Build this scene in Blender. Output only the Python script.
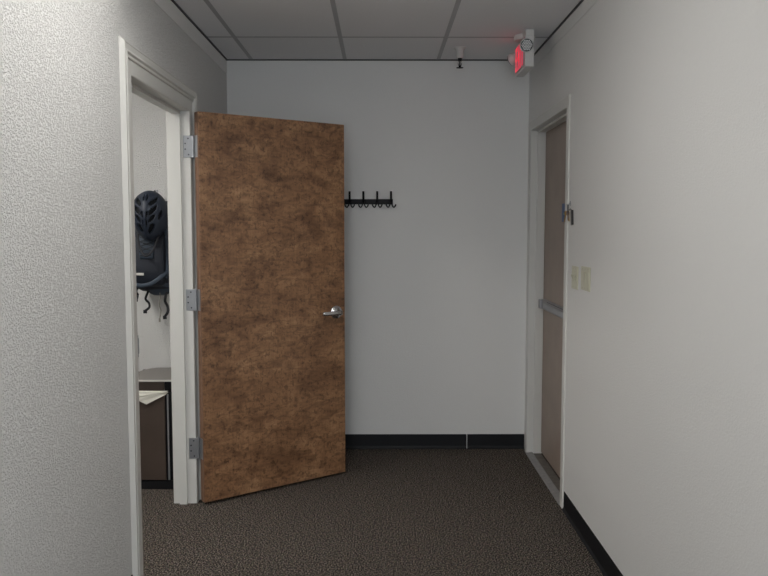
import bpy, bmesh, math, random
from mathutils import Vector, Matrix, Euler
random.seed(7)
scene = bpy.context.scene
for o in list(bpy.data.objects):
    bpy.data.objects.remove(o)
COL = scene.collection

# ------------------------------------------------------------------ camera, world, lights, exposure
cam_data = bpy.data.cameras.new('camera')
cam_data.sensor_width = 36.0
cam_data.lens = 781.88 / 768 * 36.0
cam_data.clip_start = 0.05
cam = bpy.data.objects.new('camera', cam_data)
cam.location = (0, 0, 1.4975)
cam.rotation_euler = (math.radians(90 - 4.4301), math.radians(-0.0), math.radians(-0.2687))
COL.objects.link(cam)
scene.camera = cam

world = bpy.data.worlds.new('world')
scene.world = world
world.use_nodes = True
world.node_tree.nodes['Background'].inputs[0].default_value = (0.8, 0.85, 1.0, 1)
world.node_tree.nodes['Background'].inputs[1].default_value = 0.1

scene.view_settings.view_transform = 'Standard'
scene.view_settings.look = 'None'
scene.view_settings.gamma = 1.0
scene.view_settings.use_curve_mapping = False
scene.view_settings.exposure = 0.0


def area_light(name, loc, size, size_y, power, color, spread=math.pi, rot=(0, 0, 0)):
    d = bpy.data.lights.new(name, 'AREA')
    d.shape = 'RECTANGLE'
    d.size, d.size_y = size, size_y
    d.energy = power
    d.color = color
    d.spread = spread
    o = bpy.data.objects.new(name, d)
    o.location = loc
    o.rotation_euler = rot
    COL.objects.link(o)
    return o


LEFT, RIGHT, BACK, CEIL, FRONT = -1.004, 0.977, 5.2085, 2.59, -3.2
OFF_L, OFF_Y0, OFF_Y1 = -3.4, 1.4, 4.80        # the small office behind the left wall
OWALL = -1.118                                   # office face of the left wall
# surface-mounted wrap lamps on the ceiling: (x, y, radiance of the lens, name suffix); their lenses are built at the end
LAMPS = [(-0.42, 2.35, 8.4), (-0.40, -0.10, 15.5), (-2.2, 3.3, 22.5)]
LAMP_TINT = (1.0, 0.975, 0.93)
# added fill light behind the camera, set in an unseen window opening
FILL_WIN = (-0.75, 0.75, 0.75, 2.15)
area_light('rear_fill_light', ((FILL_WIN[0] + FILL_WIN[1]) / 2, FRONT - 0.05, (FILL_WIN[2] + FILL_WIN[3]) / 2), FILL_WIN[1] - FILL_WIN[0], FILL_WIN[3] - FILL_WIN[2], 50, (0.84, 0.92, 1.0), math.pi, (math.radians(90), 0, 0))


# ------------------------------------------------------------------ materials
def new_mat(name):
    m = bpy.data.materials.new(name)
    m.use_nodes = True
    nt = m.node_tree
    return m, nt, nt.nodes['Principled BSDF']


def plain(name, col, rough=0.5, metal=0.0, bump=0.0, bscale=200.0, spec=0.5, vary=0.0):
    m, nt, b = new_mat(name)
    b.inputs['Base Color'].default_value = (*col, 1)
    b.inputs['Roughness'].default_value = rough
    b.inputs['Metallic'].default_value = metal
    b.inputs['Specular IOR Level'].default_value = spec
    if bump or vary:
        tc = nt.nodes.new('ShaderNodeTexCoord')
        n = nt.nodes.new('ShaderNodeTexNoise')
        n.inputs['Scale'].default_value = bscale
        n.inputs['Detail'].default_value = 3
        nt.links.new(tc.outputs['Object'], n.inputs['Vector'])
        if bump:
            bp = nt.nodes.new('ShaderNodeBump')
            bp.inputs['Strength'].default_value = bump
            bp.inputs['Distance'].default_value = 0.004
            nt.links.new(n.outputs['Fac'], bp.inputs['Height'])
            nt.links.new(bp.outputs['Normal'], b.inputs['Normal'])
        if vary:
            r = nt.nodes.new('ShaderNodeValToRGB')
            r.color_ramp.elements[0].color = (*[c * (1 - vary) for c in col], 1)
            r.color_ramp.elements[1].color = (*[min(1, c * (1 + vary)) for c in col], 1)
            r.color_ramp.elements[0].position = 0.3
            r.color_ramp.elements[1].position = 0.7
            nt.links.new(n.outputs['Fac'], r.inputs['Fac'])
            nt.links.new(r.outputs['Color'], b.inputs['Base Color'])
    return m


def emit_mat(name, col, strength):
    m, nt, b = new_mat(name)
    b.inputs['Base Color'].default_value = (*col, 1)
    b.inputs['Emission Color'].default_value = (*col, 1)
    b.inputs['Emission Strength'].default_value = strength
    return m


def wall_paint(name, col, strength=0.55, dist=0.004):
    """painted orange-peel plaster"""
    m, nt, b = new_mat(name)
    b.inputs['Base Color'].default_value = (*col, 1)
    b.inputs['Roughness'].default_value = 0.55
    b.inputs['Specular IOR Level'].default_value = 0.3
    tc = nt.nodes.new('ShaderNodeTexCoord')
    n1 = nt.nodes.new('ShaderNodeTexNoise')
    n1.inputs['Scale'].default_value = 150
    n1.inputs['Detail'].default_value = 3
    n1.inputs['Roughness'].default_value = 0.6
    r = nt.nodes.new('ShaderNodeValToRGB')
    r.color_ramp.elements[0].position = 0.45
    r.color_ramp.elements[1].position = 0.66
    n2 = nt.nodes.new('ShaderNodeTexNoise')
    n2.inputs['Scale'].default_value = 3.0
    bp = nt.nodes.new('ShaderNodeBump')
    bp.inputs['Strength'].default_value = strength
    bp.inputs['Distance'].default_value = dist
    nt.links.new(tc.outputs['Object'], n1.inputs['Vector'])
    nt.links.new(n1.outputs['Fac'], r.inputs['Fac'])
    nt.links.new(r.outputs['Color'], bp.inputs['Height'])
    nt.links.new(bp.outputs['Normal'], b.inputs['Normal'])
    return m


def carpet_mat():
    m, nt, b = new_mat('carpet')
    b.inputs['Roughness'].default_value = 1.0
    b.inputs['Specular IOR Level'].default_value = 0.05
    tc = nt.nodes.new('ShaderNodeTexCoord')
    n = nt.nodes.new('ShaderNodeTexNoise')
    n.inputs['Scale'].default_value = 150
    n.inputs['Detail'].default_value = 2
    v = nt.nodes.new('ShaderNodeTexVoronoi')
    v.inputs['Scale'].default_value = 150
    r = nt.nodes.new('ShaderNodeValToRGB')
    e = r.color_ramp.elements
    e[0].position = 0.40
    e[0].color = (0.010, 0.009, 0.008, 1)
    e[1].position = 0.61
    e[1].color = (0.235, 0.198, 0.166, 1)
    k = e.new(0.50)
    k.color = (0.045, 0.039, 0.036, 1)
    mx = nt.nodes.new('ShaderNodeMix')
    mx.data_type = 'RGBA'
    mx.blend_type = 'MULTIPLY'
    mx.inputs['Factor'].default_value = 0.45
    r2 = nt.nodes.new('ShaderNodeHueSaturation')
    r2.inputs['Saturation'].default_value = 0.25
    r2.inputs['Value'].default_value = 1.5
    bp = nt.nodes.new('ShaderNodeBump')
    bp.inputs['Strength'].default_value = 0.5
    bp.inputs['Distance'].default_value = 0.003
    L = nt.links.new
    L(tc.outputs['Object'], n.inputs['Vector'])
    L(tc.outputs['Object'], v.inputs['Vector'])
    L(n.outputs['Fac'], r.inputs['Fac'])
    L(v.outputs['Color'], r2.inputs['Color'])
    L(r.outputs['Color'], mx.inputs[6])
    L(r2.outputs['Color'], mx.inputs[7])
    L(mx.outputs[2], b.inputs['Base Color'])
    L(n.outputs['Fac'], bp.inputs['Height'])
    L(bp.outputs['Normal'], b.inputs['Normal'])
    return m


def wood_mat():
    """stained birch veneer: blotchy brown with darker flecks and faint curl"""
    m, nt, b = new_mat('birch_veneer')
    b.inputs['Roughness'].default_value = 0.45
    b.inputs['Coat Weight'].default_value = 0.45
    b.inputs['Coat Roughness'].default_value = 0.38
    L = nt.links.new
    tc = nt.nodes.new('ShaderNodeTexCoord')

    def noise(scale, detail, rough, sx, sy, sz, dist=0.0):
        mp = nt.nodes.new('ShaderNodeMapping')
        mp.inputs['Scale'].default_value = (sx, sy, sz)
        L(tc.outputs['Object'], mp.inputs['Vector'])
        n = nt.nodes.new('ShaderNodeTexNoise')
        n.inputs['Scale'].default_value = scale
        n.inputs['Detail'].default_value = detail
        n.inputs['Roughness'].default_value = rough
        n.inputs['Distortion'].default_value = dist
        L(mp.outputs['Vector'], n.inputs['Vector'])
        return n

    def ramp(src, stops):
        r = nt.nodes.new('ShaderNodeValToRGB')
        e = r.color_ramp.elements
        e[0].position, e[0].color = stops[0][0], (*stops[0][1], 1)
        e[1].position, e[1].color = stops[-1][0], (*stops[-1][1], 1)
        for p, c in stops[1:-1]:
            k = e.new(p)
            k.color = (*c, 1)
        L(src, r.inputs['Fac'])
        return r

    def mul(a, c, f):
        x = nt.nodes.new('ShaderNodeMix')
        x.data_type = 'RGBA'
        x.blend_type = 'MULTIPLY'
        x.inputs['Factor'].default_value = f
        L(a, x.inputs[6])
        L(c, x.inputs[7])
        return x.outputs[2]

    blot = ramp(noise(5.0, 6, 0.62, 1.0, 1.0, 1.5, 0.6).outputs['Fac'],
                [(0.30, (0.170, 0.080, 0.036)), (0.50, (0.300, 0.155, 0.075)), (0.70, (0.450, 0.255, 0.132))])
    curl = ramp(noise(14.0, 4, 0.6, 0.8, 1.0, 2.2, 1.2).outputs['Fac'],
                [(0.34, (0.52, 0.48, 0.45)), (0.56, (1.05, 1.05, 1.05))])
    fleck = ramp(noise(60.0, 3, 0.6, 1.0, 1.0, 0.8, 0.8).outputs['Fac'],
                 [(0.36, (0.30, 0.26, 0.22)), (0.46, (1, 1, 1)), (0.68, (1.15, 1.16, 1.18))])
    grain = ramp(noise(40.0, 3, 0.5, 3.0, 1.0, 0.12).outputs['Fac'],
                 [(0.3, (0.86, 0.84, 0.82)), (0.7, (1.06, 1.06, 1.06))])
    c = mul(blot.outputs['Color'], curl.outputs['Color'], 0.85)
    c = mul(c, fleck.outputs['Color'], 0.65)
    c = mul(c, grain.outputs['Color'], 0.9)
    L(c, b.inputs['Base Color'])
    return m


M = {}
M['wall'] = wall_paint('wall_paint', (0.79, 0.785, 0.77), 0.9)
M['wall_r'] = wall_paint('wall_paint_fine', (0.79, 0.785, 0.77), 0.25)
M['wall_smooth'] = plain('trim_paint', (0.79, 0.785, 0.77), 0.5)
M['frame'] = plain('frame_enamel', (0.67, 0.665, 0.635), 0.38)
M['carpet'] = carpet_mat()
M['tile'] = plain('ceiling_tile', (0.85, 0.85, 0.865), 0.9, bump=0.3, bscale=260, spec=0.1)
M['tee'] = plain('ceiling_tee', (0.44, 0.44, 0.46), 0.5)
M['angle'] = plain('dark_edge_strip', (0.07, 0.07, 0.075), 0.6)
M['base'] = plain('black_rubber', (0.0075, 0.008, 0.010), 0.55, spec=0.3)
M['wood'] = wood_mat()
M['wood_edge'] = plain('door_edge_wood', (0.19, 0.10, 0.058), 0.5, bscale=40, vary=0.2)
M['steel'] = plain('satin_steel', (0.40, 0.41, 0.43), 0.4, 0.9)
M['screw'] = plain('screw_dark', (0.08, 0.08, 0.085), 0.5, 0.6)
M['chrome'] = plain('satin_chrome', (0.62, 0.63, 0.65), 0.25, 1.0)
M['door2'] = plain('brown_door_laminate', (0.325, 0.255, 0.208), 0.45, bscale=6, vary=0.08)
M['alu'] = plain('dull_aluminium', (0.36, 0.36, 0.38), 0.45, 0.55)
M['alu_dark'] = plain('dark_slot', (0.03, 0.03, 0.033), 0.5)
M['sill'] = plain('worn_metal_sill', (0.27, 0.265, 0.262), 0.5, 0.2, bscale=30, vary=0.12)
M['sill_dark'] = plain('stained_inner_sill', (0.13, 0.115, 0.10), 0.6, bscale=25, vary=0.25)
M['black'] = plain('black_steel', (0.004, 0.004, 0.006), 0.5, spec=0.2)
M['ivory'] = plain('ivory_plastic', (0.60, 0.585, 0.46), 0.4)
M['ivory_dark'] = plain('ivory_shade', (0.48, 0.465, 0.36), 0.4)
M['white'] = plain('white_plastic', (0.66, 0.65, 0.63), 0.4)
M['signface'] = plain('sign_face', (0.60, 0.40, 0.42), 0.4)
M['letter'] = emit_mat('red_sign_light', (1.0, 0.10, 0.16), 0.35)
M['lens'] = plain('lamp_lens', (0.72, 0.72, 0.70), 0.25)
M['lamp_ring'] = plain('lamp_ring', (0.05, 0.05, 0.05), 0.4)
M['brass'] = plain('brass', (0.55, 0.38, 0.15), 0.3, 1.0)
M['blue'] = plain('blue_sticker', (0.018, 0.08, 0.26), 0.4)
M['green'] = plain('green_mark', (0.25, 0.42, 0.30), 0.4)
M['dark_fob'] = plain('dark_fob', (0.035, 0.03, 0.03), 0.4)
M['bin'] = plain('brown_bin_steel', (0.080, 0.058, 0.047), 0.38, bscale=8, vary=0.1)
M['bin_lid'] = plain('grey_bin_lid', (0.20, 0.185, 0.17), 0.5)
M['bin_edge'] = plain('pale_lid_edge', (0.62, 0.60, 0.56), 0.5)
M['paper'] = plain('paper', (0.80, 0.78, 0.70), 0.7)
M['pack'] = plain('navy_nylon', (0.007, 0.011, 0.021), 0.6, bump=0.4, bscale=300)
M['pack_panel'] = plain('slate_nylon', (0.035, 0.052, 0.078), 0.55, bump=0.4, bscale=300)
M['strap'] = plain('black_webbing', (0.010, 0.011, 0.015), 0.7)
M['helmet'] = plain('navy_helmet_shell', (0.009, 0.016, 0.032), 0.5)
M['liner'] = plain('helmet_liner', (0.005, 0.006, 0.008), 0.9)
M['cord'] = plain('grey_cord', (0.30, 0.29, 0.25), 0.8)


# ------------------------------------------------------------------ helpers
def obj(name, bm, mat, parent=None, bevel=0.0, smooth=False, seg=2):
    bmesh.ops.recalc_face_normals(bm, faces=bm.faces[:])
    me = bpy.data.meshes.new(name)
    bm.to_mesh(me)
    bm.free()
    if smooth:
        for p in me.polygons:
            p.use_smooth = True
    o = bpy.data.objects.new(name, me)
    me.materials.append(mat)
    COL.objects.link(o)
    if parent is not None:
        root = parent
        while root.parent is not None:
            root = root.parent
        me.transform(root.matrix_basis.inverted())
        o.parent = parent
    if bevel:
        b = o.modifiers.new('bevel', 'BEVEL')
        b.width = bevel
        b.segments = seg
        b.limit_method = 'ANGLE'
    return o


def tag(o, label=None, cat=None, group=None, kind=None):
    if label:
        o['label'] = label
    if cat:
        o['category'] = cat
    if group:
        o['group'] = group
    if kind:
        o['kind'] = kind
    return o


def empty(name, loc, rz=0.0):
    o = bpy.data.objects.new(name, None)
    o.empty_display_size = 0.05
    COL.objects.link(o)
    o.matrix_basis = Matrix.Translation(loc) @ Matrix.Rotation(rz, 4, 'Z')
    return o


def box(bm, x0, x1, y0, y1, z0, z1, mtx=None):
    g = bmesh.ops.create_cube(bm, size=1.0)
    m = Matrix.Translation(((x0 + x1) / 2, (y0 + y1) / 2, (z0 + z1) / 2)) @ Matrix.Diagonal((abs(x1 - x0), abs(y1 - y0), abs(z1 - z0), 1))
    if mtx is not None:
        m = mtx @ m
    bmesh.ops.transform(bm, matrix=m, verts=g['verts'])
    return bm


def cyl(bm, a, b, r0, r1=None, n=20, cap=True):
    a, b = Vector(a), Vector(b)
    d = b - a
    g = bmesh.ops.create_cone(bm, cap_ends=cap, segments=n, radius1=r0, radius2=r0 if r1 is None else r1, depth=d.length)
    q = d.to_track_quat('Z', 'Y').to_matrix().to_4x4()
    bmesh.ops.transform(bm, matrix=Matrix.Translation((a + b) / 2) @ q, verts=g['verts'])
    return bm


def lathe(bm, prof, origin, axis, n=28):
    """prof: list of (radius, height along axis)"""
    q = Vector(axis).to_track_quat('Z', 'Y').to_matrix()
    rings = []
    for r, h in prof:
        ring = []
        for k in range(n):
            t = 2 * math.pi * k / n
            ring.append(bm.verts.new(Vector(origin) + q @ Vector((max(r, 1e-5) * math.cos(t), max(r, 1e-5) * math.sin(t), h))))
        rings.append(ring)
    for a, b in zip(rings, rings[1:]):
        for k in range(n):
            bm.faces.new((a[k], a[(k + 1) % n], b[(k + 1) % n], b[k]))
    bm.faces.new(rings[0])
    bm.faces.new(rings[-1][::-1])
    return bm


def tube(bm, pts, r, n=10, flat=1.0, up=(0, 0, 1), cap=True):
    """sweep a round (or flattened) section along points"""
    pts = [Vector(p) for p in pts]
    rings = []
    upv = Vector(up)
    for i, p in enumerate(pts):
        t = (pts[min(i + 1, len(pts) - 1)] - pts[max(i - 1, 0)]).normalized()
        s = t.cross(upv)
        if s.length < 1e-4:
            s = t.cross(Vector((1, 0.01, 0)))
        s.normalize()
        u = s.cross(t).normalized()
        rr = r[i] if isinstance(r, (list, tuple)) else r
        rings.append([bm.verts.new(p + s * rr * math.cos(2 * math.pi * k / n) + u * rr * flat * math.sin(2 * math.pi * k / n)) for k in range(n)])
    for a, b in zip(rings, rings[1:]):
        for k in range(n):
            bm.faces.new((a[k], a[(k + 1) % n], b[(k + 1) % n], b[k]))
    if cap:
        bm.faces.new(rings[0][::-1])
        bm.faces.new(rings[-1])
    return bm


def curve_pts(ctrl, n=8):
    """Catmull-Rom through control points"""
    c = [Vector(p) for p in ctrl]
    c = [c[0] * 2 - c[1]] + c + [c[-1] * 2 - c[-2]]
    out = []
    for i in range(1, len(c) - 2):
        for k in range(n):
            t = k / n
            p0, p1, p2, p3 = c[i - 1], c[i], c[i + 1], c[i + 2]
            out.append(0.5 * ((2 * p1) + (p2 - p0) * t + (2 * p0 - 5 * p1 + 4 * p2 - p3) * t * t + (3 * p1 - p0 - 3 * p2 + p3) * t ** 3))
    out.append(c[-2])
    return out


def prism(bm, poly, vec):
    """closed polygon (3-D points) extruded by vec"""
    a = [bm.verts.new(p) for p in poly]
    b = [bm.verts.new(Vector(p) + Vector(vec)) for p in poly]
    n = len(a)
    bm.faces.new(a)
    bm.faces.new(b[::-1])
    for k in range(n):
        bm.faces.new((a[k], a[(k + 1) % n], b[(k + 1) % n], b[k]))
    return bm


def frame_sweep(bm, prof, y_near, y_far, z_top, z0=0.0):
    """door-frame section: prof is a closed list of (x, offset outward from the opening); mitred U path"""
    paths = []
    for x, o in prof:
        paths.append([Vector((x, y_far + o, z0)), Vector((x, y_far + o, z_top + o)),
                      Vector((x, y_near - o, z_top + o)), Vector((x, y_near - o, z0))])
    st = [[bm.verts.new(p[i]) for p in paths] for i in range(4)]
    n = len(prof)
    for i in range(3):
        for k in range(n):
            bm.faces.new((st[i][k], st[i][(k + 1) % n], st[i + 1][(k + 1) % n], st[i + 1][k]))
    bm.faces.new(st[0])
    bm.faces.new(st[3][::-1])
    return bm


def struct(name, bm, mat, label, cat, bevel=0.0):
    return tag(obj(name, bm, mat, None, bevel), label, cat, kind='structure')


# ------------------------------------------------------------------ structure
L1_NEAR, L1_FAR, L1_TOP = 3.195, 4.158, 2.105          # left opening, rabbet to rabbet
R_NEAR, R_FAR, R_TOP = 4.125, 5.094, 2.120             # right opening
WT = 0.12

bm = bmesh.new()
box(bm, OFF_L - WT, RIGHT + 0.5, FRONT - WT, BACK + WT, -0.06, 0.0)
struct('floor', bm, M['carpet'], 'dark brown-grey speckled carpet floor', 'floor')

# ceiling: tiles as one mesh with recess around the grid, tees as a child
bm = bmesh.new()
box(bm, OFF_L - WT, RIGHT + WT, FRONT - WT, BACK + WT, CEIL + 0.0012, CEIL + 0.08)
ceil = struct('ceiling', bm, M['tile'], 'suspended ceiling of pale grey lay-in tiles', 'ceiling')
bm = bmesh.new()
T = 0.6096
xs = [-0.841, -0.231, 0.379]
CROSS = [4.605 - 2 * T * k for k in range(0, 7)]
for x in xs:
    box(bm, x - 0.012, x + 0.012, FRONT, BACK, CEIL, CEIL + 0.001)
for y in CROSS:
    box(bm, LEFT, RIGHT, y - 0.012, y + 0.012, CEIL + 0.0005, CEIL + 0.001)
obj('ceiling_grid', bm, M['tee'], ceil)
bm = bmesh.new()
A = 0.008
box(bm, LEFT, LEFT + A, FRONT, BACK, CEIL - 0.007, CEIL + 0.003)
box(bm, RIGHT - A, RIGHT, FRONT, BACK, CEIL - 0.007, CEIL + 0.003)
box(bm, LEFT, RIGHT, BACK - A, BACK, CEIL - 0.007, CEIL + 0.003)
obj('ceiling_edge_strip', bm, M['angle'], ceil)  # thin dark strip where the ceiling meets the walls

FO = 0.10                                             # how far the wall stops outside the opening
bm = bmesh.new()
box(bm, OWALL, LEFT, FRONT, L1_NEAR - 0.02, 0, CEIL)
box(bm, OWALL, LEFT, L1_FAR + 0.02, BACK, 0, CEIL)
box(bm, OWALL, LEFT, L1_NEAR - 0.02, L1_FAR + 0.02, L1_TOP + 0.02, CEIL)
struct('wall_left', bm, M['wall'], 'left wall with orange-peel plaster around the open doorway', 'wall')
bm = bmesh.new()
box(bm, RIGHT, RIGHT + WT, FRONT, R_NEAR - 0.01, 0, CEIL)
box(bm, RIGHT, RIGHT + WT, R_FAR + 0.01, BACK, 0, CEIL)
box(bm, RIGHT, RIGHT + WT, R_NEAR - 0.01, R_FAR + 0.01, R_TOP + 0.01, CEIL)
struct('wall_right', bm, M['wall_r'], 'right white wall with the recessed brown door', 'wall')
bm = bmesh.new()
box(bm, OWALL, RIGHT + WT, BACK, BACK + WT, 0, CEIL)
struct('wall_back', bm, M['wall_r'], 'white end wall of the corridor behind the open wooden door', 'wall')
bm = bmesh.new()
box(bm, OWALL, FILL_WIN[0], FRONT - WT, FRONT, 0, CEIL)
box(bm, FILL_WIN[1], RIGHT + WT, FRONT - WT, FRONT, 0, CEIL)
box(bm, FILL_WIN[0], FILL_WIN[1], FRONT - WT, FRONT, 0, FILL_WIN[2])
box(bm, FILL_WIN[0], FILL_WIN[1], FRONT - WT, FRONT, FILL_WIN[3], CEIL)
struct('wall_front', bm, M['wall'], 'white wall behind the camera', 'wall')
bm = bmesh.new()
for x in (FILL_WIN[0], FILL_WIN[1] - 0.05):
    box(bm, x, x + 0.05, FRONT - 0.10, FRONT - 0.06, FILL_WIN[2], FILL_WIN[3])
for z in (FILL_WIN[2], FILL_WIN[3] - 0.05):
    box(bm, FILL_WIN[0], FILL_WIN[1], FRONT - 0.10, FRONT - 0.06, z, z + 0.05)
struct('fill_window_1', bm, M['frame'], 'white frame of an added, unseen window around the rear fill light', 'window')  # unseen window added to house the rear fill light
bm = bmesh.new()
box(bm, OFF_L, OWALL, OFF_Y1, OFF_Y1 + WT, 0, CEIL)
struct('wall_office_back', bm, M['wall'], 'pale office wall seen through the left doorway', 'wall')
bm = bmesh.new()
box(bm, OFF_L - WT, OFF_L, OFF_Y0 - WT, OFF_Y1 + WT, 0, CEIL)
struct('wall_office_left', bm, M['wall'], 'far side wall of the office', 'wall')
bm = bmesh.new()
box(bm, OFF_L, OWALL, OFF_Y0 - WT, OFF_Y0, 0, CEIL)
struct('wall_office_front', bm, M['wall'], 'near wall of the office', 'wall')

# smooth band along the top of both side walls
bm = bmesh.new()
box(bm, LEFT, LEFT + 0.003, FRONT, BACK - 0.012, CEIL - 0.094, CEIL - 0.012)
struct('trim_1', bm, M['wall_smooth'], 'narrow smooth band along the top of the left wall', 'trim')
bm = bmesh.new()
box(bm, RIGHT - 0.003, RIGHT, FRONT, BACK - 0.012, CEIL - 0.078, CEIL - 0.012)
struct('trim_2', bm, M['wall_smooth'], 'narrow smooth band along the top of the right wall', 'trim')


def baseboard(name, along, a0, a1, pos, sign, label):
    """rubber cove base: 100 mm high, thin, with a small toe"""
    prof = [(0, 0.0), (0.013, 0.0), (0.0125, 0.004), (0.006, 0.012), (0.0035, 0.020), (0.0035, 0.097), (0.002, 0.100), (0, 0.100)]
    bm = bmesh.new()
    if along == 'y':
        prism(bm, [(pos + sign * d, a0, z) for d, z in prof], (0, a1 - a0, 0))
    else:
        prism(bm, [(a0, pos + sign * d, z) for d, z in prof], (a1 - a0, 0, 0))
    return struct(name, bm, M['base'], label, 'baseboard')


L_OUT = 0.113
baseboard('baseboard_back', 'x', LEFT + 0.002, 0.584, BACK, -1, 'long black rubber baseboard on the end wall beside the wooden door')
baseboard('baseboard_back_right', 'x', 0.589, RIGHT - 0.001, BACK, -1, 'short black rubber baseboard right of the seam on the end wall')
baseboard('baseboard_right', 'y', FRONT, R_NEAR - 0.075, RIGHT, -1, 'black rubber baseboard along the right wall')
baseboard('baseboard_left', 'y', FRONT, L1_NEAR - L_OUT - 0.018, LEFT, 1, 'black rubber baseboard along the near left wall')
baseboard('baseboard_left_far', 'y', L1_FAR + L_OUT + 0.018, BACK - 0.016, LEFT, 1, 'black rubber baseboard on the left wall behind the wooden door')

# left door frame: moulded casing, double rabbet and stop in one pressed section
w = LEFT
prof = [(w + 0.0005, 0.128), (w + 0.016, 0.115), (w + 0.019, 0.113), (w + 0.019, 0.110), (w + 0.017, 0.108), (w + 0.015, 0.088),
        (w + 0.018, 0.084), (w + 0.018, 0.079), (w + 0.010, 0.074), (w + 0.010, 0.069), (w + 0.014, 0.066), (w + 0.014, 0.061),
        (w + 0.007, 0.057), (w + 0.007, 0.004), (w + 0.004, 0.0),
        (w - 0.044, 0.0), (w - 0.044, -0.016), (w - 0.084, -0.016), (w - 0.084, 0.0),
        (OWALL - 0.005, 0.0), (OWALL - 0.007, 0.004), (OWALL - 0.007, 0.055), (OWALL - 0.0005, 0.058), (OWALL - 0.0005, 0.021), (w + 0.0005, 0.021)]
bm = bmesh.new()
frame_sweep(bm, prof, L1_NEAR, L1_FAR, L1_TOP)
frame1 = struct('trim_3', bm, M['frame'], 'white moulded door frame around the left doorway', 'door frame')
bm = bmesh.new()
box(bm, w - 0.034, w + 0.008, L1_NEAR, L1_NEAR + 0.002, 0.965, 1.055)
prism(bm, [(w + 0.006, L1_NEAR, 0.975), (w + 0.011, L1_NEAR - 0.001, 0.980), (w + 0.011, L1_NEAR - 0.001, 1.042), (w + 0.006, L1_NEAR, 1.047)], (0, 0.002, 0))
tag(obj('strike_plate', bm, M['steel'], frame1), 'steel strike plate')

# right door frame
w = RIGHT
prof = [(w - 0.0005, 0.062), (w - 0.006, 0.058), (w - 0.008, 0.054), (w - 0.008, 0.004), (w - 0.006, 0.0), (w + 0.036, 0.0),
        (w + 0.036, -0.014), (w + 0.088, -0.014), (w + 0.088, 0.0), (w + WT + 0.01, 0.0), (w + WT + 0.01, 0.011), (w - 0.0005, 0.011)]
bm = bmesh.new()
frame_sweep(bm, prof, R_NEAR, R_FAR, R_TOP)
struct('trim_4', bm, M['frame'], 'white door frame around the recessed brown door on the right', 'door frame')
bm = bmesh.new()
prism(bm, [(w - 0.012, R_NEAR + 0.001, 0.0), (w - 0.008, R_NEAR + 0.001, 0.006), (w + 0.030, R_NEAR + 0.001, 0.010), (w + 0.036, R_NEAR + 0.001, 0.006),
           (w + 0.036, R_NEAR + 0.001, 0.0)], (0, R_FAR - R_NEAR - 0.002, 0))
sill = struct('trim_5', bm, M['sill'], 'worn grey sill across the bottom of the right door frame', 'door sill')

bm = bmesh.new()
box(bm, w + 0.0365, w + 0.086, R_NEAR + 0.001, R_FAR - 0.001, 0.0, 0.004)
tag(obj('sill_inner', bm, M['sill_dark'], sill), 'darker brown inner strip of the sill')

# ------------------------------------------------------------------ open wooden door (left)
ANG = math.radians(36.23)
door = empty('door_1', (-0.977, 4.161, 0.0), ANG)
tag(door, 'mottled brown wooden door standing wide open with silver lever handle', 'door', kind='structure')
DM = door.matrix_basis.copy()
DW, DT = 0.914, 0.045      # local: x along the leaf, -y the face towards the camera


def dobj(name, bm, mat, parent, **k):
    bmesh.ops.transform(bm, matrix=DM, verts=bm.verts[:])
    return obj(name, bm, mat, parent, **k)


bm = bmesh.new()
box(bm, 0.003, DW, -DT, 0.0, 0.014, 2.100)
leaf = dobj('door_leaf', bm, M['wood'], door, bevel=0.0015)
bm = bmesh.new()
box(bm, 0.001, 0.0035, -DT + 0.002, -0.002, 0.016, 2.098)
tag(dobj('door_edge', bm, M['wood_edge'], leaf), 'paler reddish hinge edge of the door')
for hz in (1.921, 1.112, 0.306):
    # leaf on the door edge + knuckles are one hinge; the jamb leaf is its other plate
    bm = bmesh.new()
    box(bm, -0.001, 0.0015, -0.036, -0.002, hz - 0.057, hz + 0.057)
    zz = hz - 0.057
    for k in range(5):
        cyl(bm, (-0.007, 0.004, zz + 0.0005), (-0.007, 0.004, zz + 0.0223), 0.0068, n=16)
        zz += 0.0228
    cyl(bm, (-0.007, 0.004, hz + 0.057), (-0.007, 0.004, hz + 0.062), 0.0055, 0.003, n=14)
    cyl(bm, (-0.007, 0.004, hz - 0.062), (-0.007, 0.004, hz - 0.057), 0.003, 0.0055, n=14)
    hinge = dobj('hinge', bm, M['steel'], door, bevel=0.0006)
    bm = bmesh.new()
    box(bm, LEFT - 0.031, LEFT + 0.018, 4.1545, 4.157, hz - 0.057, hz + 0.057)
    obj('jamb_plate', bm, M['steel'], hinge, bevel=0.002)
    for sx, sz in ((-0.005, 0.042), (-0.020, 0.016), (-0.020, -0.014), (-0.003, -0.042)):
        bm = bmesh.new()
        cyl(bm, (LEFT + sx, 4.1552, hz + sz), (LEFT + sx, 4.1536, hz + sz), 0.0042, n=12)
        obj('screw', bm, M['screw'], hinge)
# lever handle on the visible face
HZ, HX = 0.996, 0.850
bm = bmesh.new()
lathe(bm, [(0.0, 0.0), (0.040, 0.0), (0.040, 0.005), (0.037, 0.009), (0.026, 0.013), (0.022, 0.018), (0.0, 0.0185)], (HX, -DT, HZ), (0, -1, 0), 32)
handle = dobj('lever_handle', bm, M['chrome'], leaf, smooth=True)
bm = bmesh.new()
cyl(bm, (HX, -DT - 0.012, HZ), (HX, -DT - 0.052, HZ), 0.0105, n=18)
lv = curve_pts([(HX + 0.010, -DT - 0.050, HZ), (HX - 0.015, -DT - 0.054, HZ), (HX - 0.060, -DT - 0.053, HZ - 0.001), (HX - 0.118, -DT - 0.047, HZ - 0.001)], 6)
tube(bm, lv, [0.0145] * 5 + [0.0125] * (len(lv) - 6) + [0.010], 14, 0.62, up=(0, 1, 0))
dobj('lever', bm, M['chrome'], door, smooth=True)
bm = bmesh.new()
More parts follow.
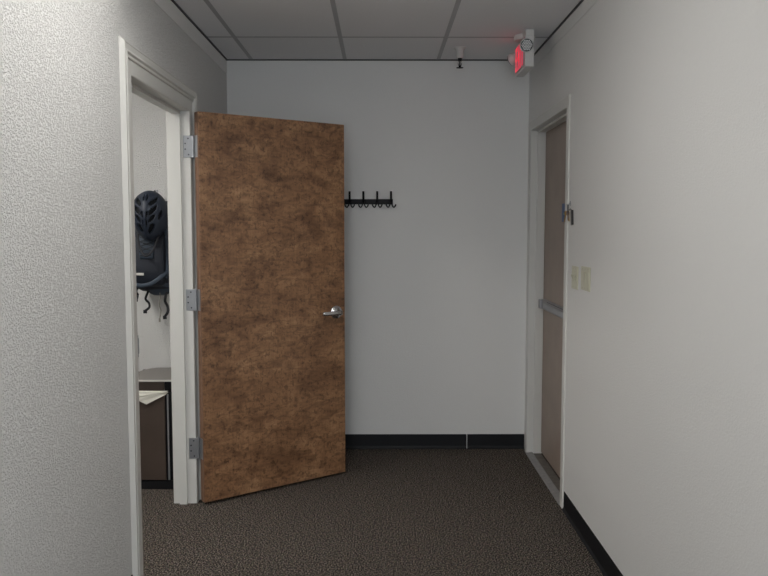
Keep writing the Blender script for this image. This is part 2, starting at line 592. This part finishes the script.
lathe(bm, [(0.0, 0.0), (0.006, 0.0), (0.006, 0.007), (0.0, 0.0075)], (HX - 0.022, -DT - 0.006, HZ + 0.020), (0, -1, 0), 14)
dobj('thumb_button', bm, M['bin_edge'], door, smooth=True)
bm = bmesh.new()
lathe(bm, [(0.0, 0.0), (0.040, 0.0), (0.040, 0.005), (0.037, 0.009), (0.026, 0.013), (0.022, 0.018), (0.0, 0.0185)], (HX, 0, HZ), (0, 1, 0), 32)
cyl(bm, (HX, 0.012, HZ), (HX, 0.052, HZ), 0.0105, n=18)
tube(bm, [(HX + 0.010, 0.050, HZ), (HX - 0.05, 0.053, HZ), (HX - 0.1, 0.047, HZ)], 0.0105, 14, 0.62, up=(0, 1, 0))
dobj('lever_handle', bm, M['chrome'], door, smooth=True)

# ------------------------------------------------------------------ recessed brown door (right)
DX = RIGHT + 0.090
d2 = empty('door_2', (DX, R_FAR, 0.0))
tag(d2, 'closed brown door with push bar recessed in the right wall', 'door', kind='structure')
bm = bmesh.new()
box(bm, DX, DX + 0.044, R_NEAR + 0.003, R_FAR - 0.003, 0.012, R_TOP - 0.003)
leaf2 = obj('door_leaf', bm, M['door2'], d2, bevel=0.0015)
bm = bmesh.new()
by0, by1 = R_NEAR + 0.08, R_FAR - 0.045
prism(bm, [(DX, by0, 0.975), (DX - 0.026, by0, 0.977), (DX - 0.028, by0, 1.028), (DX, by0, 1.036)], (0, by1 - by0, 0))
bar = obj('push_bar', bm, M['alu'], d2, bevel=0.002)
bm = bmesh.new()
prism(bm, [(DX - 0.022, by0 + 0.06, 0.983), (DX - 0.042, by0 + 0.06, 0.984), (DX - 0.048, by0 + 0.06, 0.994), (DX - 0.046, by0 + 0.06, 1.022), (DX - 0.026, by0 + 0.06, 1.026)], (0, 0.60, 0))
obj('push_pad', bm, M['alu'], bar, bevel=0.002)
bm = bmesh.new()
box(bm, DX - 0.0262, DX - 0.0235, by0 + 0.06, by0 + 0.66, 1.027, 1.0315)
obj('groove', bm, M['alu_dark'], bar)
bm = bmesh.new()
box(bm, DX - 0.040, DX, by1 - 0.05, by1 + 0.004, 0.976, 1.034)
obj('end_cap', bm, M['alu'], bar, bevel=0.004)
bm = bmesh.new()
box(bm, DX - 0.052, DX, by0 - 0.02, by0 + 0.06, 0.970, 1.036)
obj('latch_case', bm, M['alu'], bar, bevel=0.004)
bm = bmesh.new()
box(bm, DX - 0.0012, DX, 4.40, 4.605, 1.530, 1.636)
st = tag(obj('sticker', bm, M['blue'], leaf2), 'small blue sticker on the brown door')
bm = bmesh.new()
box(bm, DX - 0.0018, DX - 0.0011, 4.50, 4.56, 1.570, 1.583)
obj('sticker_mark', bm, M['green'], st)

# ------------------------------------------------------------------ coat hook rail on the end wall
rail = empty('coat_rack', (-0.10, BACK, 1.636))
tag(rail, 'black wall coat rack with upright pegs on the end wall beside the wooden door', 'coat rack')
bm = bmesh.new()
box(bm, -0.305, 0.083, BACK - 0.010, BACK, 1.650, 1.684)
obj('rail', bm, M['black'], rail, bevel=0.002)
for k in range(5):
    x = 0.070 - 0.0905 * k
    bm = bmesh.new()
    pts = curve_pts([(x, BACK - 0.008, 1.660), (x, BACK - 0.030, 1.662), (x, BACK - 0.046, 1.682), (x, BACK - 0.050, 1.734)], 6)
    tube(bm, pts, 0.0072, 10, 1.0, up=(1, 0, 0))
    obj('peg', bm, M['black'], rail, smooth=True)
    for s in (-1, 1):
        bm = bmesh.new()
        pts = curve_pts([(x + s * 0.006, BACK - 0.008, 1.656), (x + s * 0.010, BACK - 0.020, 1.640), (x + s * 0.018, BACK - 0.036, 1.630),
                         (x + s * 0.027, BACK - 0.046, 1.636), (x + s * 0.032, BACK - 0.048, 1.649)], 6)
        tube(bm, pts, 0.0044, 8, up=(1, 0, 0))
        obj('small_hook', bm, M['black'], rail, smooth=True)

# ------------------------------------------------------------------ wall plates on the right wall


def wall_plate(name, label, y0, y1, z0, z1, n, style):
    t = empty(name, (RIGHT, (y0 + y1) / 2, z0))
    tag(t, label, 'light switch', 'switch plates beside the right door')
    bm = bmesh.new()
    box(bm, RIGHT - 0.006, RIGHT, y0, y1, z0, z1)
    obj('cover_plate', bm, M['ivory'], t, bevel=0.003)
    zc = (z0 + z1) / 2
    yc = (y0 + y1) / 2
    for k in range(n):
        y = yc + (k - (n - 1) / 2) * 0.046
        bm = bmesh.new()
        if style == 'toggle':
            s = 1 if k % 2 else -1
            prism(bm, [(RIGHT - 0.006, y - 0.005, zc - 0.011), (RIGHT - 0.008, y - 0.005, zc - 0.011), (RIGHT - 0.017, y - 0.005, zc + s * 0.012 - 0.003),
                       (RIGHT - 0.017, y - 0.005, zc + s * 0.012 + 0.003), (RIGHT - 0.008, y - 0.005, zc + 0.011), (RIGHT - 0.006, y - 0.005, zc + 0.011)], (0, 0.010, 0))
            obj('toggle', bm, M['ivory_dark'], t, bevel=0.001)
        else:
            prism(bm, [(RIGHT - 0.006, y - 0.0165, zc - 0.033), (RIGHT - 0.0075, y - 0.0165, zc - 0.033), (RIGHT - 0.0078, y - 0.0165, zc), (RIGHT - 0.010, y - 0.0165, zc + 0.033), (RIGHT - 0.006, y - 0.0165, zc + 0.033)], (0, 0.033, 0))
            obj('rocker', bm, M['ivory'], t, bevel=0.001)
        for s in (-1, 1):
            bm = bmesh.new()
            cyl(bm, (RIGHT - 0.0055, y, zc + s * 0.045), (RIGHT - 0.0070, y, zc + s * 0.045), 0.0035, n=10)
            obj('screw', bm, M['ivory_dark'], t)
    return t


wall_plate('switch_plate', 'ivory switch plate nearest the right door frame, the smaller of the two', 3.842, 3.960, 1.190, 1.304, 2, 'toggle')
wall_plate('switch_plate', 'wider ivory switch plate on the right wall, farther from the door frame', 3.618, 3.775, 1.198, 1.312, 3, 'rocker')

# ------------------------------------------------------------------ keys hanging by the right door
KX, KY, KZ = RIGHT - 0.014, 4.035, 1.612
hk = empty('wall_hook', (RIGHT, KY, KZ))
tag(hk, 'small metal hook on the right wall holding the keys', 'hook')
bm = bmesh.new()
box(bm, RIGHT - 0.0025, RIGHT, KY - 0.008, KY + 0.008, KZ - 0.004, KZ + 0.020)
obj('hook_plate', bm, M['steel'], hk, bevel=0.001)
bm = bmesh.new()
tube(bm, curve_pts([(RIGHT - 0.002, KY, KZ + 0.012), (RIGHT - 0.008, KY, KZ + 0.004), (RIGHT - 0.013, KY, KZ - 0.002), (RIGHT - 0.019, KY, KZ + 0.006)], 6), 0.0022, 8, up=(0, 1, 0))
obj('hook_arm', bm, M['steel'], hk, smooth=True)
kr = empty('key_ring', (RIGHT - 0.0125, KY, KZ))
tag(kr, 'bunch of keys on a ring with dark fob hanging beside the right door frame', 'keys')


def ring_pts(c, r, ax, n=24):
    q = Vector(ax).to_track_quat('Z', 'Y').to_matrix()
    return [Vector(c) + q @ Vector((r * math.cos(2 * math.pi * k / n), r * math.sin(2 * math.pi * k / n), 0)) for k in range(n + 1)]


rc = Vector((RIGHT - 0.0125, KY, KZ - 0.020))
bm = bmesh.new()
tube(bm, ring_pts(rc, 0.019, (0.97, -0.2, 0)), 0.0030, 8)
obj('ring', bm, M['screw'], kr, smooth=True)


def key(mat, base, tilt, yaw, length=0.052):
    mt = Matrix.Translation(base) @ Matrix.Rotation(yaw, 4, 'Z') @ Matrix.Rotation(tilt, 4, 'X')
    bm = bmesh.new()
    pts = []
    for k in range(20):
        t = 2 * math.pi * k / 20
        pts.append((0.0, 0.0115 * math.cos(t), -0.010 + 0.0115 * math.sin(t)))
    prism(bm, [(x - 0.001, y, z) for x, y, z in pts], (0.002, 0, 0))
    prism(bm, [(-0.001, -0.004, -0.019), (-0.001, 0.004, -0.019), (-0.001, 0.004, -length + 0.004), (-0.001, 0.001, -length),
               (-0.001, -0.002, -length + 0.003), (-0.001, -0.0040, -length + 0.007), (-0.001, -0.002, -length + 0.011), (-0.001, -0.004, -length + 0.015)], (0.002, 0, 0))
    bmesh.ops.transform(bm, matrix=mt, verts=bm.verts[:])
    return obj('key', bm, mat, kr)


key(M['brass'], rc + Vector((-0.006, 0.012, -0.010)), math.radians(14), math.radians(25), 0.060)
key(M['chrome'], rc + Vector((-0.002, -0.003, -0.012)), math.radians(-8), math.radians(30), 0.050)
key(M['brass'], rc + Vector((0.003, 0.003, -0.012)), math.radians(-16), math.radians(8), 0.055)
bm = bmesh.new()
box(bm, -0.005, 0.004, -0.011, 0.011, -0.085, -0.010, Matrix.Translation(rc + Vector((0.007, -0.058, 0.002))) @ Matrix.Rotation(math.radians(-8), 4, 'X'))
tube(bm, [rc + Vector((0.004, -0.012, -0.006)), rc + Vector((0.006, -0.030, 0.000)), rc + Vector((0.007, -0.057, -0.010))], 0.0025, 8)
tag(obj('fob', bm, M['dark_fob'], kr, bevel=0.003), 'dark oblong key fob')

# ------------------------------------------------------------------ sprinkler head
SX, SY = 0.487, 4.872
sp = empty('sprinkler_head', (SX, SY, CEIL))
tag(sp, 'ceiling sprinkler with white cup and black deflector in the corridor', 'sprinkler')
bm = bmesh.new()
lathe(bm, [(0.0, 0.004), (0.039, 0.004), (0.039, 0.0), (0.034, -0.004), (0.025, -0.014), (0.022, -0.058), (0.020, -0.062), (0.0, -0.062)], (SX, SY, CEIL), (0, 0, 1), 32)
obj('escutcheon', bm, M['white'], sp, smooth=True)
bm = bmesh.new()
cyl(bm, (SX, SY, CEIL - 0.060), (SX, SY, CEIL - 0.078), 0.014, 0.010, n=18)
cyl(bm, (SX, SY, CEIL - 0.078), (SX, SY, CEIL - 0.116), 0.0045, n=12)
for s in (-1, 1):
    tube(bm, [(SX + s * 0.009, SY, CEIL - 0.076), (SX + s * 0.011, SY, CEIL - 0.095), (SX + s * 0.004, SY, CEIL - 0.113)], 0.002, 8)
obj('frame_arms', bm, M['black'], sp)
bm = bmesh.new()
cyl(bm, (SX, SY, CEIL - 0.116), (SX, SY, CEIL - 0.120), 0.016, n=20)
for k in range(12):
    t = 2 * math.pi * k / 12
    box(bm, 0.013, 0.021, -0.002, 0.002, -0.120, -0.117, Matrix.Translation((SX, SY, CEIL)) @ Matrix.Rotation(t, 4, 'Z'))
obj('deflector', bm, M['black'], sp)

# ------------------------------------------------------------------ exit sign with emergency lamps
EX0, EX1, EY0, EY1, EZ0, EZ1 = 0.800, 0.854, 4.42, 4.725, 2.388, 2.562
ex = empty('exit_sign', ((EX0 + EX1) / 2, (EY0 + EY1) / 2, EZ0))
tag(ex, 'white exit sign with red letters and two lamp heads hanging in the ceiling corner', 'exit sign')
bm = bmesh.new()
box(bm, EX0 + 0.004, EX1, EY0, EY1, EZ0, EZ1)
obj('housing', bm, M['white'], ex, bevel=0.005)
bm = bmesh.new()
box(bm, EX0, EX0 + 0.0045, EY0 + 0.010, EY1 - 0.010, EZ0 + 0.016, EZ1 - 0.010)
face = obj('face_panel', bm, M['signface'], ex)
bm = bmesh.new()
cyl(bm, ((EX0 + EX1) / 2, (EY0 + EY1) / 2, EZ1), ((EX0 + EX1) / 2, (EY0 + EY1) / 2, CEIL + 0.002), 0.060, n=32)
box(bm, EX0 + 0.006, EX1, EY0, EY0 + 0.11, EZ1 - 0.002, CEIL + 0.002)
obj('canopy', bm, M['white'], ex, bevel=0.004)
# letters: read from the corridor, E is farthest from the camera
LH, LW, S = 0.135, 0.052, 0.020
zb = (EZ0 + EZ1) / 2 - LH / 2


def letter(ch, yl):
    """yl = left edge as read (larger Y is left)"""
    bm = bmesh.new()

    def r(u0, u1, v0, v1):
        box(bm, EX0 - 0.003, EX0, yl - u1, yl - u0, zb + v0, zb + v1)

    def stroke(a, b):
        (u0, v0), (u1, v1) = a, b
        h = S / 2 * 1.12
        prism(bm, [(EX0 - 0.003, yl - (u0 - h), zb + v0), (EX0 - 0.003, yl - (u0 + h), zb + v0), (EX0 - 0.003, yl - (u1 + h), zb + v1), (EX0 - 0.003, yl - (u1 - h), zb + v1)], (0.003, 0, 0))

    if ch == 'E':
        r(0, S, 0, LH)
        for v in (0, LH / 2 - S / 2, LH - S):
            r(0, LW, v, v + S)
    elif ch == 'X':
        stroke((S / 2, 0), (LW - S / 2, LH))
        stroke((LW - S / 2, 0), (S / 2, LH))
    elif ch == 'I':
        r(0, S, 0, LH)
    elif ch == 'T':
        r(0, LW, LH - S, LH)
        r(LW / 2 - S / 2, LW / 2 + S / 2, 0, LH)
    return tag(obj('letter', bm, M['letter'], face), 'lit red letter ' + ch)


yy = EY1 - 0.030
for ch, wd in (('E', LW), ('X', LW), ('I', S), ('T', LW)):
    letter(ch, yy)
    yy -= wd + 0.021
for (c, d) in (((0.808, EY0 - 0.012, 2.500), (-0.10, -1.0, -0.12)), ((0.795, EY1 + 0.030, 2.500), (-0.65, 0.5, -0.35))):
    c, d = Vector(c), Vector(d).normalized()
    bm = bmesh.new()
    lathe(bm, [(0.0, -0.030), (0.022, -0.028), (0.033, -0.012), (0.038, 0.004), (0.038, 0.016), (0.034, 0.020), (0.0, 0.020)], c, d, 28)
    pv = Vector(((EX0 + EX1) / 2, EY0 + 0.004 if c.y < EY0 else EY1 - 0.004, 2.520))
    cyl(bm, c - d * 0.022, pv, 0.010, n=14)
    hd = obj('lamp_head', bm, M['white'], ex, smooth=False, bevel=0.001)
    bm = bmesh.new()
    lathe(bm, [(0.0, 0.0195), (0.034, 0.0195), (0.034, 0.0225), (0.029, 0.0225), (0.0, 0.0222)], c, d, 28)
    obj('lamp_rim', bm, M['lamp_ring'], hd)
    bm = bmesh.new()
    q = d.to_track_quat('Z', 'Y').to_matrix()
    for i in range(-3, 4):
        for j in range(-3, 4):
            u, v = (i + 0.5 * (j % 2)) * 0.0088, j * 0.0077
            if u * u + v * v < 0.027 ** 2:
                p = c + q @ Vector((u, v, 0.0215))
                cyl(bm, p, p + d * 0.002, 0.0036, n=6)
    obj('lamp_lens', bm, M['lens'], hd)

# ------------------------------------------------------------------ waste bin inside the office
BX0, BX1, BY0, BY1 = -1.46, -1.150, 4.385, 4.775
bn = empty('waste_bin', ((BX0 + BX1) / 2, (BY0 + BY1) / 2, 0))
tag(bn, 'tall brown waste bin with grey lid seen through the left doorway', 'waste bin')
bm = bmesh.new()
box(bm, BX0, BX1, BY0 + 0.012, BY1, 0.05, 0.555)
box(bm, BX0, BX1, BY0 + 0.05, BY1, 0.555, 0.626)
body = obj('body', bm, M['base'], bn, bevel=0.003)
bm = bmesh.new()
box(bm, BX0 + 0.006, -1.226, BY0, BY0 + 0.012, 0.055, 0.552)
obj('front_panel', bm, M['bin'], bn, bevel=0.003)
bm = bmesh.new()
box(bm, BX0 + 0.006, -1.238, BY0 + 0.040, BY0 + 0.051, 0.556, 0.625)
obj('slot_panel', bm, M['bin'], bn)
bm = bmesh.new()
box(bm, -1.214, -1.206, BY0 + 0.002, BY0 + 0.0125, 0.055, 0.552)
tag(obj('trim_strip', bm, M['alu'], bn), 'grey metal strip down the front of the bin')
bm = bmesh.new()
box(bm, BX0 + 0.003, BX1, BY0 + 0.004, BY1, 0.0, 0.05)
obj('plinth', bm, M['base'], bn)
bm = bmesh.new()
poly = [(BX1, BY0 - 0.004), (BX1, BY1)]
for k in range(9):
    t = math.pi / 2 * k / 8
    poly.append((BX0 + 0.10 - 0.10 * math.sin(t), BY1 - 0.22 + 0.22 * math.cos(t)))
poly.append((BX0, BY0 - 0.004))
prism(bm, [(x, y, 0.626) for x, y in poly], (0, 0, 0.010))
lid = obj('lid', bm, M['bin_lid'], bn, bevel=0.002)
bm = bmesh.new()
box(bm, BX0, BX1, BY0 - 0.0065, BY0 - 0.0035, 0.6265, 0.6365)
tag(obj('lid_edge', bm, M['bin_edge'], lid), 'pale front edge of the lid')

for i, (dx, dz, sk, lab) in enumerate(((0, 0, -0.004, 'lowest loose sheet of white paper in the slot of the brown bin'), (-0.014, 0.006, 0.016, 'middle loose sheet of white paper in the slot of the brown bin'),
                                       (0.004, 0.012, 0.034, 'uppermost loose sheet of white paper in the slot of the brown bin'))):
    bm = bmesh.new()
    zt = 0.5575 + dz
    yo = BY0 - 0.008 - 0.45 * dz
    back = [(-1.385 + dx, BY0 + 0.034 - sk * 0.4), (-1.212 + dx, BY0 + 0.030 - sk * 0.5)]
    fold = [(-1.388 + dx, yo), (-1.212 + dx, yo)]
    # corner hanging over the front panel, lowest left of centre
    drop = [(-1.386 + dx, yo - 0.003, zt - 0.030 + sk * 0.3), (-1.330 + dx - sk, yo - 0.006, zt - 0.056 + sk), (-1.222 + dx - sk, yo - 0.002, zt - 0.006)]
    v = [bm.verts.new((back[0][0], back[0][1], zt)), bm.verts.new((back[1][0], back[1][1], zt)), bm.verts.new((fold[1][0], fold[1][1], zt)), bm.verts.new((fold[0][0], fold[0][1], zt))]
    d = [bm.verts.new(p) for p in drop]
    bm.faces.new((v[0], v[1], v[2], v[3]))
    bm.faces.new((v[3], v[2], d[2], d[1], d[0]))
    o = obj('paper_sheet', bm, M['paper'])
    sm = o.modifiers.new('solid', 'SOLIDIFY')
    sm.thickness = 0.0008
    sm.offset = 0
    tag(o, lab, 'paper', 'papers on the bin')

# ------------------------------------------------------------------ backpack and helmet on the office wall
PX, PY = -1.365, OFF_Y1
pk = empty('backpack', (PX, PY, 1.08))
tag(pk, 'navy backpack hanging on the office wall through the left doorway', 'backpack')


def loft(bm, secs, n=32, e=3.2):
    """secs: (z, xc, yc, half width, half depth) rounded-box sections"""
    rings = []
    for z, xc, yc, a, b in secs:
        ring = []
        for k in range(n):
            t = 2 * math.pi * k / n
            c, s = math.cos(t), math.sin(t)
            ring.append(bm.verts.new((xc + a * math.copysign(abs(c) ** (2 / e), c), yc + b * math.copysign(abs(s) ** (2 / e), s), z)))
        rings.append(ring)
    for p, q in zip(rings, rings[1:]):
        for k in range(n):
            bm.faces.new((p[k], p[(k + 1) % n], q[(k + 1) % n], q[k]))
    bm.faces.new(rings[0][::-1])
    bm.faces.new(rings[-1])
    return bm


bm = bmesh.new()
loft(bm, [(1.118, PX + 0.02, PY - 0.085, 0.085, 0.055), (1.135, PX + 0.02, PY - 0.090, 0.115, 0.078), (1.18, PX + 0.02, PY - 0.095, 0.128, 0.088),
          (1.30, PX + 0.02, PY - 0.095, 0.130, 0.088), (1.45, PX + 0.02, PY - 0.09, 0.128, 0.082), (1.56, PX + 0.02, PY - 0.08, 0.120, 0.068),
          (1.63, PX + 0.02, PY - 0.07, 0.100, 0.045), (1.655, PX + 0.02, PY - 0.06, 0.075, 0.025)])
obj('pack_body', bm, M['pack'], pk, smooth=True)
bm = bmesh.new()
loft(bm, [(1.150, PX - 0.005, PY - 0.185, 0.080, 0.016), (1.165, PX - 0.005, PY - 0.190, 0.098, 0.030), (1.25, PX - 0.005, PY - 0.192, 0.104, 0.036),
          (1.36, PX - 0.005, PY - 0.188, 0.102, 0.030), (1.44, PX - 0.005, PY - 0.182, 0.098, 0.018), (1.455, PX - 0.005, PY - 0.178, 0.090, 0.008)])
pocket = obj('front_pocket', bm, M['pack'], pk, smooth=True)
bm = bmesh.new()
loft(bm, [(1.315, PX - 0.002, PY - 0.224, 0.038, 0.004), (1.325, PX - 0.002, PY - 0.224, 0.042, 0.006), (1.44, PX - 0.002, PY - 0.205, 0.044, 0.006), (1.45, PX - 0.002, PY - 0.203, 0.040, 0.004)], e=5)
tag(obj('lacing_panel', bm, M['pack_panel'], pocket, smooth=True), 'slate grey lacing panel')
bm = bmesh.new()
for k in range(4):
    z0 = 1.330 + 0.028 * k
    y0 = PY - 0.234 + 0.006 * k
    tube(bm, [(PX - 0.042, y0, z0), (PX + 0.038, y0 + 0.004, z0 + 0.028)], 0.0022, 6)
    tube(bm, [(PX + 0.038, y0, z0), (PX - 0.042, y0 + 0.004, z0 + 0.028)], 0.0022, 6)
obj('lacing_cord', bm, M['strap'], pocket)
bm = bmesh.new()
box(bm, PX - 0.062, PX - 0.018, PY - 0.233, PY - 0.229, 1.218, 1.232)
tag(obj('label_patch', bm, M['bin_edge'], pocket), 'small pale fabric label')
bm = bmesh.new()
tube(bm, curve_pts([(PX - 0.105, PY - 0.200, 1.185), (PX - 0.05, PY - 0.240, 1.160), (PX + 0.02, PY - 0.242, 1.168), (PX + 0.075, PY - 0.225, 1.205), (PX + 0.12, PY - 0.18, 1.25)], 8), 0.012, 10, 0.35, up=(0, 1, 0))
obj('compression_strap', bm, M['pack_panel'], pk, smooth=True)
bm = bmesh.new()
tube(bm, curve_pts([(PX + 0.10, PY - 0.19, 1.20), (PX + 0.115, PY - 0.195, 1.32), (PX + 0.105, PY - 0.18, 1.46), (PX + 0.085, PY - 0.12, 1.58)], 8), 0.010, 10, 0.4, up=(0, 1, 0))
obj('side_strap', bm, M['pack_panel'], pk, smooth=True)
bm = bmesh.new()
loft(bm, [(1.092, PX + 0.045, PY - 0.12, 0.035, 0.012), (1.105, PX + 0.045, PY - 0.13, 0.060, 0.018), (1.165, PX + 0.045, PY - 0.15, 0.085, 0.03), (1.18, PX + 0.045, PY - 0.15, 0.075, 0.02)], e=2.4)
obj('hip_wing', bm, M['pack_panel'], pk, smooth=True)
for (x0, z0, zz, wv, rad, mt) in ((PX - 0.025, 1.140, 1.000, 0.020, 0.007, 'strap'), (PX + 0.088, 1.150, 0.965, 0.015, 0.008, 'strap'), (PX + 0.050, 1.110, 0.950, 0.006, 0.003, 'cord'), (PX - 0.088, 1.150, 1.070, 0.006, 0.010, 'strap')):
    bm = bmesh.new()
    n = 6
    pts = [(x0 + wv * math.sin(k * 1.7) * k / n, PY - 0.150 + 0.01 * math.sin(k * 2.1), z0 + (zz - z0) * k / n) for k in range(n + 1)]
    tube(bm, curve_pts(pts, 4), rad, 8, 0.5, up=(0, 1, 0))
    if mt == 'cord':
        cyl(bm, (pts[-1][0], pts[-1][1], pts[-1][2] + 0.006), (pts[-1][0], pts[-1][1], pts[-1][2] - 0.016), 0.005, n=8)
    else:
        box(bm, pts[-1][0] - 0.010, pts[-1][0] + 0.010, pts[-1][1] - 0.004, pts[-1][1] + 0.004, pts[-1][2] - 0.014, pts[-1][2] + 0.006)
    obj('loose_strap', bm, M[mt], pk, smooth=False)
# haul loop reaching up to the wall hook
bm = bmesh.new()
tube(bm, curve_pts([(PX - 0.015, PY - 0.050, 1.645), (PX - 0.014, PY - 0.038, 1.685), (PX, PY - 0.036, 1.700), (PX + 0.014, PY - 0.038, 1.685), (PX + 0.015, PY - 0.050, 1.645)], 6), 0.006, 8, 0.4, up=(0, 1, 0))
obj('haul_loop', bm, M['strap'], pk, smooth=True)
hk2 = empty('coat_hook', (PX, OFF_Y1, 1.69))
tag(hk2, 'wall hook behind the helmet that carries the navy backpack', 'hook')
bm = bmesh.new()
box(bm, PX - 0.012, PX + 0.012, OFF_Y1 - 0.005, OFF_Y1, 1.665, 1.725)
obj('hook_plate', bm, M['steel'], hk2, bevel=0.002)
bm = bmesh.new()
tube(bm, curve_pts([(PX, OFF_Y1 - 0.004, 1.690), (PX, OFF_Y1 - 0.035, 1.690), (PX, OFF_Y1 - 0.058, 1.697), (PX, OFF_Y1 - 0.062, 1.716)], 6), 0.004, 10, up=(1, 0, 0))
obj('hook_arm', bm, M['steel'], hk2, smooth=True)

# helmet: half-ellipsoid dome with slanted vents, crown towards the camera, nose up
HXc, HYc, HZc = PX + 0.032, PY - 0.245, 1.565
hm = empty('bike_helmet', (HXc, HYc, HZc))
tag(hm, 'dark navy vented bicycle helmet hanging in front of the backpack', 'helmet')
A_, B_, C_ = 0.108, 0.115, 0.145            # half width, depth, half length
VENTS = []                                   # (u, v, half length, half width, angle) in the front view, unit disc
for s in (-1, 1):
    VENTS += [(s * 0.09, 0.70, 0.14, 0.045, 90), (s * 0.10, -0.30, 0.15, 0.045, 90), (s * 0.40, 0.55, 0.24, 0.095, s * 38), (s * 0.40, 0.20, 0.26, 0.10, s * 42), (s * 0.36, -0.13, 0.22, 0.09, s * 46),
              (s * 0.74, 0.02, 0.20, 0.075, s * 68), (s * 0.30, -0.52, 0.24, 0.11, s * 50), (s * 0.12, 0.05, 0.13, 0.05, s * 80)]


def in_vent(u, v):
    for (a, b, l, w_, an) in VENTS:
        t = math.radians(an)
        p = (u - a) * math.cos(t) + (v - b) * math.sin(t)
        q = -(u - a) * math.sin(t) + (v - b) * math.cos(t)
        if (p / l) ** 2 + (q / w_) ** 2 < 1:
            return True
    return False


def dome(scale, vents, nr=44, nt=96, ribs=True):
    bm = bmesh.new()
    rows = []
    for i in range(1, nr + 1):
        th = math.radians(94) * i / nr
        row = []
        for k in range(nt):
            ph = 2 * math.pi * k / nt
            u, v = math.sin(th) * math.cos(ph), math.sin(th) * math.sin(ph)
            w_ = math.cos(th)
            f = scale * (1 + (0.03 * math.cos(u * 9) * max(0, w_) if ribs else 0))
            # the tail of the helmet is narrower than the front
            nar = 1 - 0.16 * max(0, -v)
            row.append((bm.verts.new((HXc + A_ * u * nar * f, HYc - B_ * w_ * f, HZc + C_ * v * f)), u, v))
        rows.append(row)
    top = bm.verts.new((HXc, HYc - B_ * scale * 1.03, HZc))
    for k in range(nt):
        bm.faces.new((top, rows[0][k][0], rows[0][(k + 1) % nt][0]))
    for a, b in zip(rows, rows[1:]):
        for k in range(nt):
            q = (a[k], a[(k + 1) % nt], b[(k + 1) % nt], b[k])
            u = sum(x[1] for x in q) / 4
            v = sum(x[2] for x in q) / 4
            if vents and in_vent(u, v):
                continue
            bm.faces.new([x[0] for x in q])
    return bm


o = obj('shell', dome(1.0, True), M['helmet'], hm, smooth=True)
sm = o.modifiers.new('solid', 'SOLIDIFY')
sm.thickness = 0.012
sm.offset = -1
o = obj('liner', dome(0.86, False, 20, 48, False), M['liner'], hm, smooth=True)
bm = bmesh.new()
tube(bm, curve_pts([(HXc - 0.075, HYc - 0.01, HZc - 0.03), (HXc - 0.06, HYc - 0.03, HZc - 0.16), (HXc - 0.02, HYc - 0.055, HZc - 0.23), (HXc + 0.03, HYc - 0.05, HZc - 0.19), (HXc + 0.07, HYc - 0.01, HZc - 0.05)], 8), 0.006, 8, 0.4, up=(0, 1, 0))
obj('chin_strap', bm, M['strap'], hm, smooth=True)
bm = bmesh.new()
tube(bm, curve_pts([(HXc - 0.03, HYc - 0.01, HZc + 0.10), (PX - 0.016, PY - 0.10, 1.712), (PX - 0.010, PY - 0.056, 1.7135), (PX, PY - 0.0495, 1.7035), (PX + 0.010, PY - 0.056, 1.7135), (PX + 0.016, PY - 0.10, 1.712), (HXc + 0.03, HYc - 0.01, HZc + 0.10)], 8), 0.004, 8, 0.5, up=(0, 0, 1))
obj('hanging_strap', bm, M['strap'], hm, smooth=True)

# ------------------------------------------------------------------ ceiling lamps (strengths at the top of the script)
for (cx, cy, rad), lab in zip(LAMPS, ('surface-mounted ceiling light near the left wall ahead of the camera', 'surface-mounted ceiling light near the left wall above the camera', 'surface-mounted ceiling light in the office')):
    t = empty('ceiling_light', (cx, cy, CEIL))
    tag(t, lab, 'ceiling light', 'surface-mounted ceiling lights')
    bm = bmesh.new()
    box(bm, cx - 0.20, cx + 0.20, cy - 0.60, cy + 0.60, CEIL - 0.012, CEIL + 0.001)
    box(bm, cx - 0.20, cx + 0.20, cy - 0.60, cy - 0.588, CEIL - 0.075, CEIL - 0.012)
    box(bm, cx - 0.20, cx + 0.20, cy + 0.588, cy + 0.60, CEIL - 0.075, CEIL - 0.012)
    obj('lamp_tray', bm, M['white'], t)
    bm = bmesh.new()
    prism(bm, [(cx + x, cy - 0.587, CEIL + z) for x, z in ((-0.195, -0.0125), (-0.195, -0.035), (-0.165, -0.062), (-0.09, -0.074), (0.09, -0.074), (0.165, -0.062), (0.195, -0.035), (0.195, -0.0125))], (0, 1.174, 0))
    obj('lamp_lens', bm, emit_mat('lamp_lens_glow', LAMP_TINT, rad), t)
